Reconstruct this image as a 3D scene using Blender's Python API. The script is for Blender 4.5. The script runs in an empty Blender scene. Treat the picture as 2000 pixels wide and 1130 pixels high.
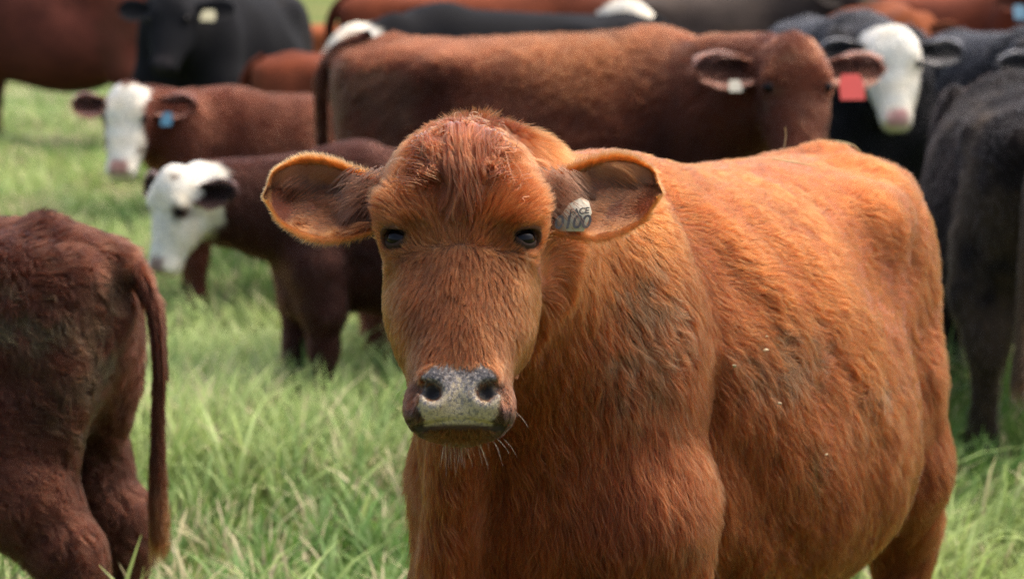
import bpy, math
import numpy as np
from mathutils import Matrix, Vector

# ------------------------------------------------------------------ camera, sky, sun, exposure
FUR = 1.0            # fur and grass density factor
sc = bpy.context.scene
col = sc.collection
CAM_Z, PITCH = 1.60, 0.150
cam_d = bpy.data.cameras.new('camera')
cam = bpy.data.objects.new('camera', cam_d)
col.objects.link(cam)
cam.location = (0, 0, CAM_Z)
cam.rotation_euler = (math.pi / 2 - PITCH, 0, 0)
cam_d.sensor_width = 36
cam_d.lens = 79.2
cam_d.clip_start, cam_d.clip_end = 0.05, 3000
cam_d.dof.use_dof = True
cam_d.dof.focus_distance = 3.28
cam_d.dof.aperture_fstop = 4.3
sc.camera = cam

SUN_EL, SUN_AZ = math.radians(64), math.radians(65)      # azimuth: from +Y (view direction) towards +X
world = bpy.data.worlds.new('World')
sc.world = world
world.use_nodes = True
wn = world.node_tree
bg = wn.nodes['Background']
sky = wn.nodes.new('ShaderNodeTexSky')
sky.sky_type = 'NISHITA'
sky.sun_disc = False
sky.sun_elevation = SUN_EL
sky.sun_rotation = SUN_AZ
sky.air_density, sky.dust_density, sky.ozone_density = 0.8, 6.0, 0.0
wn.links.new(sky.outputs[0], bg.inputs[0])
bg.inputs[1].default_value = 0.15
sun_d = bpy.data.lights.new('sun', 'SUN')
sun = bpy.data.objects.new('sun', sun_d)
col.objects.link(sun)
sun_d.energy = 0.65
sun_d.angle = math.radians(80)
sun_d.color = (1.0, 0.98, 0.95)
sdir = Vector((math.cos(SUN_EL) * math.sin(SUN_AZ), math.cos(SUN_EL) * math.cos(SUN_AZ), math.sin(SUN_EL)))
sun.rotation_euler = sdir.to_track_quat('Z', 'Y').to_euler()
sun.location = (3, 6, 12)
sc.view_settings.view_transform = 'Standard'
sc.view_settings.look = 'None'
sc.view_settings.exposure = 1.42
sc.view_settings.gamma = 1
sc.cycles.use_denoising = True
sc.cycles.denoising_prefilter = 'NONE'
sc.cycles.max_bounces = 8
sc.cycles.transparent_max_bounces = 8
sc.cycles_curves.shape = 'RIBBONS'

rng = np.random.default_rng(7)

# ------------------------------------------------------------------ noise and small maths
_LAT = rng.random((32, 32, 32)).astype(np.float32) * 2 - 1
_LAT3 = rng.random((32, 32, 32, 3)).astype(np.float32) * 2 - 1


def _noise(lat, p):
    p = np.asarray(p, np.float32) + 1000.0
    i = np.floor(p).astype(np.int32)
    f = p - i
    f = f * f * (3 - 2 * f)
    out = 0
    for dx in (0, 1):
        wx = f[:, 0] if dx else 1 - f[:, 0]
        for dy in (0, 1):
            wy = f[:, 1] if dy else 1 - f[:, 1]
            for dz in (0, 1):
                wz = f[:, 2] if dz else 1 - f[:, 2]
                w = wx * wy * wz
                v = lat[(i[:, 0] + dx) & 31, (i[:, 1] + dy) & 31, (i[:, 2] + dz) & 31]
                out = out + (w[:, None] * v if v.ndim > 1 else w * v)
    return out


def noise1(p, s, o=0.0):
    return _noise(_LAT, np.asarray(p) * s + o)


def noise3(p, s, o=0.0):
    return _noise(_LAT3, np.asarray(p) * s + o)


def norm(v):
    return v / np.maximum(np.linalg.norm(v, axis=-1, keepdims=True), 1e-9)


def sstep(a, b, x):
    t = np.clip((x - a) / (b - a), 0, 1)
    return t * t * (3 - 2 * t)


def blob(p, c, r):
    """soft 0..1 mask around a centre with ellipsoidal radii"""
    q = (p - np.asarray(c)) / np.asarray(r)
    return np.exp(-(q * q).sum(-1) * 1.2)


def curve(keys):
    """smooth interpolation through (t, a, b, ...) keys"""
    k = np.array(keys, float)
    t, v = k[:, 0], k[:, 1:]
    m = np.zeros_like(v)
    h = np.diff(t)[:, None]
    d = np.diff(v, axis=0) / h
    m[1:-1] = np.where(d[1:] * d[:-1] > 0, 2 * d[1:] * d[:-1] / (d[1:] + d[:-1] + 1e-12), 0)
    m[0], m[-1] = d[0], d[-1]
    ts = np.linspace(t[0], t[-1], 400)
    i = np.clip(np.searchsorted(t, ts, side='right') - 1, 0, len(t) - 2)
    hh = (t[i + 1] - t[i])[:, None]
    x = ((ts - t[i]) / hh[:, 0])[:, None]
    out = (v[i] * (2 * x**3 - 3 * x**2 + 1) + m[i] * hh * (x**3 - 2 * x**2 + x)
           + v[i + 1] * (-2 * x**3 + 3 * x**2) + m[i + 1] * hh * (x**3 - x**2))
    return ts, out.astype(np.float32)


# ------------------------------------------------------------------ implicit surfaces
class Field:
    """signed distance field on a rectilinear grid, joined with smooth unions and cuts"""

    def __init__(self, xs, ys, zs):
        self.ax = [np.asarray(a, np.float32) for a in (xs, ys, zs)]
        self.F = np.full([len(a) for a in self.ax], 1.0, np.float32)

    def _box(self, lo, hi, pad):
        sl = []
        for a, l, h in zip(self.ax, lo, hi):
            i0, i1 = np.searchsorted(a, l - pad), np.searchsorted(a, h + pad)
            if i1 - i0 < 2:
                return None
            sl.append(slice(i0, i1))
        return tuple(sl)

    def _pts(self, sl):
        return np.meshgrid(self.ax[0][sl[0]], self.ax[1][sl[1]], self.ax[2][sl[2]], indexing='ij', sparse=True)

    def _put(self, sl, d, k, cut):
        A = self.F[sl]
        if cut:
            h = np.clip(0.5 - 0.5 * (A + d) / k, 0, 1)
            self.F[sl] = A * (1 - h) - d * h + k * h * (1 - h)
        else:
            h = np.clip(0.5 + 0.5 * (A - d) / k, 0, 1)
            self.F[sl] = A * (1 - h) + d * h - k * h * (1 - h)

    def ellipsoid(self, c, r, k=0.05, cut=False, frame=None):
        c, r = np.asarray(c, float), np.asarray(r, float)
        M = np.eye(3) if frame is None else np.asarray(frame, float)      # rows: local axes
        ext = np.abs(M.T * 1.0) @ r
        sl = self._box(c - ext, c + ext, k + 0.03)
        if sl is None:
            return
        X, Y, Z = self._pts(sl)
        X, Y, Z = X - c[0], Y - c[1], Z - c[2]
        q = [(M[i, 0] * X + M[i, 1] * Y + M[i, 2] * Z).astype(np.float32) for i in range(3)]
        k0 = np.sqrt(sum((q[i] / r[i])**2 for i in range(3))) + 1e-6
        k1 = np.sqrt(sum((q[i] / r[i]**2)**2 for i in range(3))) + 1e-6
        self._put(sl, k0 * (k0 - 1) / k1, k, cut)

    def cone(self, a, b, r1, r2, k=0.04, cut=False):
        a, b = np.asarray(a, float), np.asarray(b, float)
        rm = max(r1, r2)
        sl = self._box(np.minimum(a, b) - rm, np.maximum(a, b) + rm, k + 0.03)
        if sl is None:
            return
        X, Y, Z = self._pts(sl)
        ab = b - a
        L2 = ab @ ab
        t = ((X - a[0]) * ab[0] + (Y - a[1]) * ab[1] + (Z - a[2]) * ab[2]) / L2
        t = np.clip(t, 0, 1)
        d = np.sqrt((X - a[0] - t * ab[0])**2 + (Y - a[1] - t * ab[1])**2 + (Z - a[2] - t * ab[2])**2) - (r1 + (r2 - r1) * t)
        self._put(sl, d, k, cut)

    def chain(self, pts, k=0.04):
        for p, q in zip(pts[:-1], pts[1:]):
            self.cone(p[:3], q[:3], p[3], q[3], k)

    def loft(self, O, A, U, V, keys, k=0.05):
        """keys: (s, half width, v max, v min, u centre, exponent)"""
        ts, tab = curve(keys)
        O, A, U, V = (np.asarray(v, float) for v in (O, A, U, V))
        kk = np.array(keys)
        w = kk[:, 1].max() + np.abs(kk[:, 4]).max()
        cs = [O + A * s + U * u + V * v for s in (ts[0], ts[-1]) for u in (-w, w) for v in (kk[:, 2].max(), kk[:, 3].min())]
        cs = np.array(cs)
        sl = self._box(cs.min(0), cs.max(0), k + 0.03)
        if sl is None:
            return
        X, Y, Z = self._pts(sl)
        X, Y, Z = X - O[0], Y - O[1], Z - O[2]
        s = (A[0] * X + A[1] * Y + A[2] * Z).astype(np.float32)
        u = (U[0] * X + U[1] * Y + U[2] * Z).astype(np.float32)
        v = (V[0] * X + V[1] * Y + V[2] * Z).astype(np.float32)
        f = (s - ts[0]) / (ts[-1] - ts[0]) * (len(ts) - 1)
        i = np.clip(f, 0, len(ts) - 1.001)
        ds = np.abs(f - i) * (ts[-1] - ts[0]) / (len(ts) - 1)
        i0 = i.astype(np.int32)
        hw, vp, vm, uc, ex = ((tab[i0, j]) for j in range(5))
        u = np.abs(u - uc)
        v = np.abs(v - 0.5 * (vp + vm))
        hv = 0.5 * (vp - vm)
        r = np.sqrt(u * u + v * v) + 1e-5
        nr = ((u / hw + 1e-6)**ex + (v / hv + 1e-6)**ex)**(1 / ex)
        d = r - r / nr
        d = np.where(ds > 0.002, np.sqrt(np.maximum(d, 0)**2 + ds**2), d)
        self._put(sl, d.astype(np.float32), k, False)

    def mesh(self, smooth=2):
        F = self.F
        ins = F < 0
        c = [ins[a:F.shape[0] - 1 + a, b:F.shape[1] - 1 + b, e:F.shape[2] - 1 + e]
             for a in (0, 1) for b in (0, 1) for e in (0, 1)]
        n = sum(x.astype(np.int8) for x in c)
        act = (n > 0) & (n < 8)
        idx = np.argwhere(act)
        vid = np.full(act.shape, -1, np.int32)
        vid[act] = np.arange(len(idx))
        offs = np.array([(a, b, e) for a in (0, 1) for b in (0, 1) for e in (0, 1)])
        vals = np.stack([F[idx[:, 0] + o[0], idx[:, 1] + o[1], idx[:, 2] + o[2]] for o in offs], 1)
        P = np.zeros((len(idx), 3))
        cnt = np.zeros(len(idx))
        cp = np.stack([np.stack([self.ax[d][idx[:, d] + o[d]] for d in range(3)], 1) for o in offs], 1)
        for i in range(8):
            for j in range(i + 1, 8):
                if np.abs(offs[i] - offs[j]).sum() == 1:
                    a, b = vals[:, i], vals[:, j]
                    m = (a < 0) != (b < 0)
                    t = np.where(m, a / np.where(m, a - b, 1), 0)
                    P += np.where(m[:, None], cp[:, i] + (cp[:, j] - cp[:, i]) * t[:, None], 0)
                    cnt += m
        P /= cnt[:, None]
        quads = []
        for d in range(3):
            a = [slice(1, -1)] * 3
            b = list(a)
            a[d], b[d] = slice(0, -1), slice(1, None)
            fa, fb = ins[tuple(a)], ins[tuple(b)]
            e = np.argwhere(fa != fb)
            flip = fa[tuple(e.T)]
            g = e + 1
            g[:, d] -= 1
            d1, d2 = (d + 1) % 3, (d + 2) % 3
            o1, o2 = np.zeros(3, int), np.zeros(3, int)
            o1[d1], o2[d2] = 1, 1
            q = np.stack([vid[tuple((g - o1 - o2).T)], vid[tuple((g - o2).T)], vid[tuple(g.T)], vid[tuple((g - o1).T)]], 1)
            q[~flip] = q[~flip][:, ::-1]
            quads.append(q)
        Q = np.concatenate(quads)
        for _ in range(smooth):
            S, N = np.zeros_like(P), np.zeros(len(P))
            for i in range(4):
                j = (i + 1) % 4
                for x in range(3):
                    S[:, x] += np.bincount(Q[:, i], P[Q[:, j], x], len(P)) + np.bincount(Q[:, j], P[Q[:, i], x], len(P))
                N += np.bincount(Q[:, i], minlength=len(P)) + np.bincount(Q[:, j], minlength=len(P))
            P = 0.4 * P + 0.6 * S / N[:, None]
        return P, Q


def normals(P, Q):
    fn = np.cross(P[Q[:, 2]] - P[Q[:, 0]], P[Q[:, 3]] - P[Q[:, 1]])
    N = np.zeros_like(P)
    for i in range(4):
        for x in range(3):
            N[:, x] += np.bincount(Q[:, i], fn[:, x], len(P))
    return norm(N)


def link(name, data, parent=None):
    o = bpy.data.objects.new(name, data)
    col.objects.link(o)
    o.parent = parent
    return o


def mesh_obj(name, P, Q, mat, parent=None, attrs=None, smooth=True):
    """Q: (n, 3 or 4) index array"""
    me = bpy.data.meshes.new(name)
    Q = np.asarray(Q, np.int32)
    me.vertices.add(len(P))
    me.vertices.foreach_set('co', np.asarray(P, np.float32).ravel())
    me.loops.add(Q.size)
    me.loops.foreach_set('vertex_index', Q.ravel())
    me.polygons.add(len(Q))
    me.polygons.foreach_set('loop_start', np.arange(len(Q), dtype=np.int32) * Q.shape[1])
    me.update(calc_edges=True)
    me.validate()
    if smooth:
        me.polygons.foreach_set('use_smooth', np.ones(len(me.polygons), bool))
    for k, v in (attrs or {}).items():
        v = np.asarray(v, np.float32)
        if v.ndim == 1:
            a = me.attributes.new(k, 'FLOAT', 'POINT')
            a.data.foreach_set('value', v)
        else:
            a = me.attributes.new(k, 'FLOAT_VECTOR', 'POINT')
            a.data.foreach_set('vector', v.ravel())
    me.materials.append(mat)
    return link(name, me, parent)


def curves_obj(name, P, rad, colr, mat, parent):
    """P: (n strands, m points, 3); rad: (n, m); colr: (n, 3)"""
    n, m = P.shape[:2]
    cd = bpy.data.hair_curves.new(name)
    cd.add_curves([m] * n)
    cd.position_data.foreach_set('vector', np.ascontiguousarray(P, np.float32).ravel())
    a = cd.attributes.new('radius', 'FLOAT', 'POINT')
    a.data.foreach_set('value', np.ascontiguousarray(rad, np.float32).ravel())
    a = cd.attributes.new('coat', 'FLOAT_VECTOR', 'CURVE')
    a.data.foreach_set('vector', np.ascontiguousarray(colr, np.float32).ravel())
    cd.materials.append(mat)
    return link(name, cd, parent)


# ------------------------------------------------------------------ materials
def new_mat(name):
    m = bpy.data.materials.new(name)
    m.use_nodes = True
    nt = m.node_tree
    return m, nt, nt.nodes['Principled BSDF']


def mat_skin():
    m, nt, b = new_mat('coat_skin')
    a = nt.nodes.new('ShaderNodeAttribute')
    a.attribute_name = 'coat'
    n = nt.nodes.new('ShaderNodeTexNoise')
    n.inputs['Scale'].default_value = 55
    n.inputs['Detail'].default_value = 5
    geo = nt.nodes.new('ShaderNodeTexCoord')
    nt.links.new(geo.outputs['Object'], n.inputs['Vector'])
    mx = nt.nodes.new('ShaderNodeMixRGB')
    mx.blend_type = 'MULTIPLY'
    mx.inputs[0].default_value = 0.55
    rp = nt.nodes.new('ShaderNodeValToRGB')
    rp.color_ramp.elements[0].position, rp.color_ramp.elements[1].position = 0.3, 0.65
    rp.color_ramp.elements[0].color = (0.35, 0.35, 0.35, 1)
    nt.links.new(n.outputs[0], rp.inputs[0])
    nt.links.new(a.outputs['Vector'], mx.inputs[1])
    nt.links.new(rp.outputs[0], mx.inputs[2])
    nt.links.new(mx.outputs[0], b.inputs['Base Color'])
    b.inputs['Roughness'].default_value = 0.85
    b.inputs['Specular IOR Level'].default_value = 0.12
    bp = nt.nodes.new('ShaderNodeBump')
    bp.inputs['Strength'].default_value = 0.5
    bp.inputs['Distance'].default_value = 0.01
    nt.links.new(n.outputs[0], bp.inputs['Height'])
    nt.links.new(bp.outputs[0], b.inputs['Normal'])
    return m


def mat_hair():
    m, nt, b = new_mat('coat_hair')
    nt.nodes.remove(b)
    h = nt.nodes.new('ShaderNodeBsdfHairPrincipled')
    h.model = 'CHIANG'
    h.parametrization = 'COLOR'
    a = nt.nodes.new('ShaderNodeAttribute')
    a.attribute_name = 'coat'
    nt.links.new(a.outputs['Vector'], h.inputs['Color'])
    h.inputs['Roughness'].default_value = 0.42
    h.inputs['Radial Roughness'].default_value = 0.6
    h.inputs['Coat'].default_value = 0.0
    h.inputs['IOR'].default_value = 1.25
    nt.links.new(h.outputs[0], nt.nodes['Material Output'].inputs[0])
    return m


def mat_plain(name, c, rough=0.6, spec=0.4, bump=0, scale=200, var=0.3):
    m, nt, b = new_mat(name)
    n = nt.nodes.new('ShaderNodeTexNoise')
    n.inputs['Scale'].default_value = scale
    n.inputs['Detail'].default_value = 4
    tc = nt.nodes.new('ShaderNodeTexCoord')
    nt.links.new(tc.outputs['Object'], n.inputs['Vector'])
    rp = nt.nodes.new('ShaderNodeValToRGB')
    rp.color_ramp.elements[0].position, rp.color_ramp.elements[1].position = 0.3, 0.7
    rp.color_ramp.elements[0].color = (*[x * (1 - var) for x in c], 1)
    rp.color_ramp.elements[1].color = (*c, 1)
    nt.links.new(n.outputs[0], rp.inputs[0])
    nt.links.new(rp.outputs[0], b.inputs['Base Color'])
    b.inputs['Roughness'].default_value = rough
    b.inputs['Specular IOR Level'].default_value = spec
    if bump:
        bp = nt.nodes.new('ShaderNodeBump')
        bp.inputs['Strength'].default_value = bump
        bp.inputs['Distance'].default_value = 0.003
        nt.links.new(n.outputs[0], bp.inputs['Height'])
        nt.links.new(bp.outputs[0], b.inputs['Normal'])
    return m


M_SKIN, M_HAIR = mat_skin(), mat_hair()
M_EYE = mat_plain('eye_wet', (0.005, 0.003, 0.003), 0.05, 0.16)
M_HOOF = mat_plain('hoof_horn', (0.05, 0.04, 0.035), 0.5)
M_TAG_W = mat_plain('tag_ivory', (0.46, 0.43, 0.33), 0.5, 0.3, 0, 60, 0.25)
M_TAG_R = mat_plain('tag_red', (0.55, 0.06, 0.045), 0.5, 0.3)
M_TAG_B = mat_plain('tag_blue', (0.07, 0.19, 0.27), 0.5, 0.3)
M_TAG_Y = mat_plain('tag_yellow', (0.55, 0.5, 0.3), 0.5, 0.3)
M_INK = mat_plain('tag_ink', (0.03, 0.03, 0.03), 0.7)
M_STRAW = mat_plain('straw', (0.5, 0.4, 0.2), 0.8)

BROWN = np.array((0.16, 0.045, 0.022))
MAHOG = np.array((0.085, 0.026, 0.018))
BLACK = np.array((0.007, 0.007, 0.008))
WHITE = np.array((0.78, 0.72, 0.58))
ORANGE = np.array((0.20, 0.045, 0.0085))


# ------------------------------------------------------------------ the cow
def rot_frame(yaw, tilt, roll=0.0):
    """rows: lateral (cow's left), T (down the face), N (out of the face).
    yaw: direction faced in the ground plane, tilt: nose pushed forward from vertical"""
    fx = np.array((math.cos(yaw), math.sin(yaw), 0))
    up = np.array((0, 0, 1.0))
    L = np.cross(up, fx)
    T = -up * math.cos(tilt) + fx * math.sin(tilt)
    N = fx * math.cos(tilt) + up * math.sin(tilt)
    c, s = math.cos(roll), math.sin(roll)
    return np.array([L * c + T * s, T * c - L * s, N])


def build_cow(F, H, head_pos, hs=1.0, deep=0.0, legs=(0, 0, 0, 0), detail=False, crest=.30, stance=1.0, groove=False):
    """cow body implicit surface in cow space: +x forward, +y left, z up.  H: head frame rows, hs: head scale"""
    H = np.asarray(H)
    hp = lambda a, t, v: np.asarray(head_pos) + hs * (H[0] * a + H[1] * t + H[2] * v)
    X, Y, Z = np.eye(3)
    d = deep
    F.loft((0, 0, 0), X, Y, Z, [
        (-.80, .03, 1.03, .96, 0, 2.1), (-.765, .10, 1.10, .82, 0, 2.1), (-.68, .17, 1.145, .70, 0, 2.2),
        (-.55, .225, 1.18, .60 - d, 0, 2.25), (-.40, .245, 1.185, .54 - d, 0, 2.3), (-.20, .295, 1.19, .47 - d, 0, 2.25),
        (.0, .325, 1.20, .445 - d, 0, 2.2), (.2, .315, 1.213, .455 - d, 0, 2.15), (.35, .26, 1.235, .47 - d, 0, 2.1),
        (.50, .21, 1.20, .48, 0, 2.1), (.60, .17, 1.10, .52, 0, 2.1), (.68, .12, 1.0, .58, 0, 2.1), (.71, .03, .9, .7, 0, 2.1)], 0.06)
    F.ellipsoid((-.12, 0, .70 - d * .6), (.43, .34, .29), 0.12)
    for s in (1, -1):
        F.ellipsoid((-.37, s * .195, 1.085), (.10, .055, .055), 0.09)
        F.ellipsoid((-.71, s * .09, 1.07), (.07, .055, .07), 0.07)
        F.ellipsoid((-.55, s * .12, .84), (.205, .105, .31), 0.08)
        F.ellipsoid((-.38, s * .165, .66), (.11, .08, .14), 0.08)
        w = 1.0 if s > 0 else stance
        F.ellipsoid((.565 - .15 * (1 - w), s * .175 * w, .90), (.125, .095, .30), 0.06)
        F.ellipsoid((.60 - .2 * (1 - w), s * .155 * w, .74), (.11, .10 - .05 * (1 - w), .15), 0.06)
        if groove:
            F.ellipsoid((.425, s * .315, .80), (.034, .10, .36), 0.055, True)      # behind the shoulder
        lf, lh = legs[0 if s > 0 else 1], legs[2 if s > 0 else 3]
        F.chain([(.585 - .2 * (1 - w), s * .165 * w, .72, .14 - .07 * (1 - w)), (.55 + lf * .35, s * .17 * w, .52, .105), (.55 + lf * .6, s * .165 * w, .34, .062),
                 (.55 + lf * .75, s * .165 * w, .30, .054), (.54 + lf, s * .165 * w, .12, .042), (.56 + lf, s * .165 * w, .06, .052), (.58 + lf, s * .165 * w, .02, .055)], 0.04)
        F.chain([(-.52, s * .14, .74, .135), (-.55 + lh * .3, s * .16, .56, .118), (-.62 + lh * .6, s * .16, .44, .078), (-.65 + lh * .65, s * .16, .37, .056),
                 (-.62 + lh, s * .165, .13, .042), (-.60 + lh, s * .165, .06, .052), (-.58 + lh, s * .165, .02, .055)], 0.04)
        # hollow in front of the hip
        F.ellipsoid((-.22, s * .315, 1.06), (.13, .05, .10), 0.08, True)
    F.cone((-.58, 0, 1.15), (-.79, 0, 1.11), .05, .035, 0.06)
    # neck
    B = hp(0, .09, -.13)
    A0 = np.array((.33, 0, .93))
    ax = B - A0
    L = np.linalg.norm(ax)
    ax /= L
    U = norm(np.cross(Z, ax))
    V = np.cross(ax, U)
    F.loft(A0, ax, U, V, [(-.12, .10, .22, -.2, 0, 2.1), (0, .195, crest, -.33, 0, 2.1), (L * .35, .17, crest * .78, -.29, 0, 2.1), (L * .7, .135, .165, -.22, 0, 2.2),
                          (L, .10, .12, -.15, 0, 2.2), (L + .03, .05, .05, -.07, 0, 2.2)], 0.09)
    # dewlap and brisket
    th = hp(0, .22, -.20)
    F.cone(th, (.60, 0, .78), .055, .085, 0.07)
    F.ellipsoid((.60, 0, .60), (.13, .12, .17), 0.07)
    if groove:
        F.ellipsoid((.66, .03, .86), (.17, .15, .34), 0.10)
        F.cone(hp(0, .17, -.21), (.84, -.01, .60), .03, .04, 0.06)
    # head
    k = hs
    F.loft(head_pos, H[1], H[0], H[2], [(a * k, b * k, c * k, e * k, 0, x) for a, b, c, e, x in [
        (-.012, .014, -.055, -.075, 2), (.0, .042, -.028, -.11, 2.1), (.018, .064, -.008, -.15, 2.2), (.048, .087, .006, -.18, 2.4), (.09, .102, .014, -.2, 2.7),
        (.14, .106, .013, -.215, 2.9), (.19, .106, .007, -.22, 2.7), (.24, .097, .004, -.215, 2.4), (.29, .086, .004, -.19, 2.3),
        (.34, .076, .004, -.155, 2.35), (.375, .071, .004, -.13, 2.6), (.41, .068, .002, -.118, 2.8), (.432, .067, -.004, -.112, 2.8),
        (.443, .061, -.014, -.108, 2.7), (.452, .045, -.032, -.10, 2.3), (.458, .02, -.055, -.08, 2)]], 0.03)
    # chin
    F.ellipsoid(hp(0, .441, -.062), np.array((.042, .015, .034)) * k, 0.012, frame=H)
    for s in (1, -1):
        e = lambda a, t, v, r, kk, cut=False: F.ellipsoid(hp(s * a, t, v), np.array(r) * k, kk, cut, H)
        e(.078, .142, -.016, (.034, .026, .018), .04)          # brow
        e(.084, .172, -.034, (.026, .034, .034), .025)         # orbit
        e(.066, .26, -.10, (.03, .07, .07), .04)               # cheek
        e(.060, .222, .012, (.016, .035, .011), .03, True)     # hollow under the eye
        e(.045, .420, -.03, (.027, .028, .034), .025)            # lip
        if detail:
            e(.088, .180, -.022, (.022, .0175, .022), .008, True)
            e(.036, .402, .001, (.024, .026, .009), .02)       # nostril rim
            e(.0355, .409, .012, (.0135, .0130, .024), .008, True)
            e(.047, .401, .008, (.013, .008, .017), .006, True)
            e(.062, .404, -.004, (.009, .020, .007), .012, True)
    if detail:
        pts = [hp(x, .4475 + .2 * x * x, -.012 - 6 * x * x) for x in np.linspace(-.075, .075, 11)]
        for p, q in zip(pts[:-1], pts[1:]):
            F.cone(p, q, .0045, .0045, .005, True)
    # ear stumps
    for s in (1, -1):
        F.cone(hp(s * .08, .09, -.105), hp(s * .104, .092, -.115), .042 * k, .028 * k, 0.03)


def axis(a, b, step, fine=None, fstep=None):
    """grid line positions, finer inside the range fine"""
    out, x = [], a
    while x < b:
        out.append(x)
        s = step
        if fine:
            dist = max(fine[0] - x, x - fine[1], 0)
            s = min(step, fstep + dist * 0.12)
        x += s
    return np.array(out)


def body_mesh(spec, step, fine=None):
    H, hpos = spec['H'], spec['hpos']
    e = 0.30 * spec['hs']
    c = np.asarray(hpos) + H[1] * 0.24 - H[2] * 0.09
    lo, hi = np.minimum((-.9, -.45, -.01), c - e - .1), np.maximum((.8, .45, 1.32), c + e + .1)
    axs = []
    for i in range(3):
        axs.append(axis(lo[i], hi[i], step, (c[i] - e * (.55 if fine else 1), c[i] + e * (.55 if fine else 1)) if fine else None, fine))
    F = Field(*axs)
    build_cow(F, H, hpos, spec['hs'], spec.get('deep', 0), spec.get('legs', (0, 0, 0, 0)), bool(fine), spec.get('crest', .30), spec.get('stance', 1.0), spec.get('groove', False))
    F.F[[0, -1]] = 1
    F.F[:, [0, -1]] = 1
    F.F[:, :, [0, -1]] = 1
    return F.mesh(2)


def ear_grid(nu=26, nv=17):
    """ear in head frame (lateral, down, out) for the cow's left side: inner sheet, and rim thickness"""
    us, vs = 1 - (1 - np.linspace(0, 1, nu))**1.7, np.linspace(-1, 1, nv)
    _, tab = curve([(0, .036, .054), (.15, .042, .063), (.3, .048, .068), (.45, .055, .070), (.6, .057, .065), (.75, .053, .054), (.87, .043, .041), (.94, .034, .026), (.98, .020, .016), (1, .005, .005)])
    i = (us * 399).astype(int)
    up, dn = tab[i, 0], tab[i, 1]
    a = .104 + .181 * us
    t = .100 - .030 * us
    depth = .036 * (1 - us)**.7 + .010
    G = np.zeros((nu, nv, 3))
    for j, w in enumerate(vs):
        half = np.where(w < 0, up, dn)
        curl = 1 - 0.25 * (1 - us)**2 * abs(w)
        G[:, j, 0] = a + .006 * (1 - w * w)
        G[:, j, 1] = t + w * half * curl
        G[:, j, 2] = -.095 - .03 * us + depth * (.6 if w < 0 else 1) * (abs(w)**1.8) - depth * .5
    return us, vs, G


EAR_US, EAR_VS, EAR_G = ear_grid()


def ear_mesh(side, spec, droop=0.0, back=0.0):
    """closed shell of the ear in cow space"""
    G = EAR_G.copy()
    nu, nv = G.shape[:2]
    d = G[..., 0] - .10
    G[..., 1] += droop * d
    G[..., 2] -= back * d
    inner = G
    th = .0075 * (1 - EAR_US[:, None]**3 * .6) * (1 - .55 * np.abs(EAR_VS[None, :])**3)
    outer = G.copy()
    outer[..., 2] -= th * 1.6
    P = np.concatenate([inner.reshape(-1, 3), outer.reshape(-1, 3)])
    P[:, 0] *= side
    H = spec['H']
    W = np.asarray(spec['hpos']) + spec['hs'] * (P[:, :1] * H[0] + P[:, 1:2] * H[1] + P[:, 2:] * H[2])
    idx = np.arange(nu * nv).reshape(nu, nv)
    q = np.stack([idx[:-1, :-1], idx[1:, :-1], idx[1:, 1:], idx[:-1, 1:]], -1).reshape(-1, 4)
    Q = [q, q[:, ::-1] + nu * nv]
    rim = np.concatenate([idx[:, 0], idx[-1, 1:], idx[::-1, -1][1:], idx[0, ::-1][1:]])
    Q.append(np.stack([rim[:-1], rim[:-1] + nu * nv, rim[1:] + nu * nv, rim[1:]], -1))
    Q = np.concatenate(Q)
    if side > 0:
        Q = Q[:, ::-1]
    return W, Q, nu * nv


def uv_ball(r, c, n=16, m=10, scale=(1, 1, 1), frame=np.eye(3)):
    th, ph = np.linspace(0, 2 * math.pi, n, endpoint=False), np.linspace(0.05, math.pi - 0.05, m)
    P = np.array([(math.sin(b) * math.cos(a), math.sin(b) * math.sin(a), math.cos(b)) for b in ph for a in th]) * r * np.array(scale)
    P = P @ np.asarray(frame) + np.asarray(c)
    i = np.arange(n * m).reshape(m, n)
    Q = np.stack([i[:-1], np.roll(i, -1, 1)[:-1], np.roll(i, -1, 1)[1:], i[1:]], -1).reshape(-1, 4)
    return P, Q[:, ::-1]


def tube(pts, rad, n=10):
    pts, rad = np.asarray(pts, float), np.asarray(rad, float)
    T = norm(np.gradient(pts, axis=0))
    ref = np.array((0.1, 1.0, 0.05))
    A = norm(np.cross(T, ref))
    B = np.cross(T, A)
    th = np.linspace(0, 2 * math.pi, n, endpoint=False)
    P = pts[:, None] + rad[:, None, None] * (np.cos(th)[None, :, None] * A[:, None] + np.sin(th)[None, :, None] * B[:, None])
    i = np.arange(len(pts) * n).reshape(len(pts), n)
    Q = np.stack([i[:-1], np.roll(i, -1, 1)[:-1], np.roll(i, -1, 1)[1:], i[1:]], -1).reshape(-1, 4)
    return P.reshape(-1, 3), Q


def head_co(P, spec):
    """cow space -> (lateral, down the face, out of the face) in unscaled head units"""
    return ((P - np.asarray(spec['hpos'])) @ np.asarray(spec['H']).T) / spec['hs']


# ------------------------------------------------------------------ fur
def sample(P, Q, N, dens, n):
    """n random surface points weighted by area and by per-vertex density"""
    tri = np.concatenate([Q[:, [0, 1, 2]], Q[:, [0, 2, 3]]])
    a, b, c = P[tri[:, 0]], P[tri[:, 1]], P[tri[:, 2]]
    w = np.linalg.norm(np.cross(b - a, c - a), axis=1) * dens[tri].mean(1)
    cum = np.cumsum(w)
    f = np.searchsorted(cum, rng.random(n) * cum[-1])
    u, v = rng.random(n), rng.random(n)
    s = u + v > 1
    u[s], v[s] = 1 - u[s], 1 - v[s]
    w3 = np.stack([1 - u - v, u, v], 1)
    t = tri[f]
    return (P[t] * w3[..., None]).sum(1), norm((N[t] * w3[..., None]).sum(1))


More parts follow.
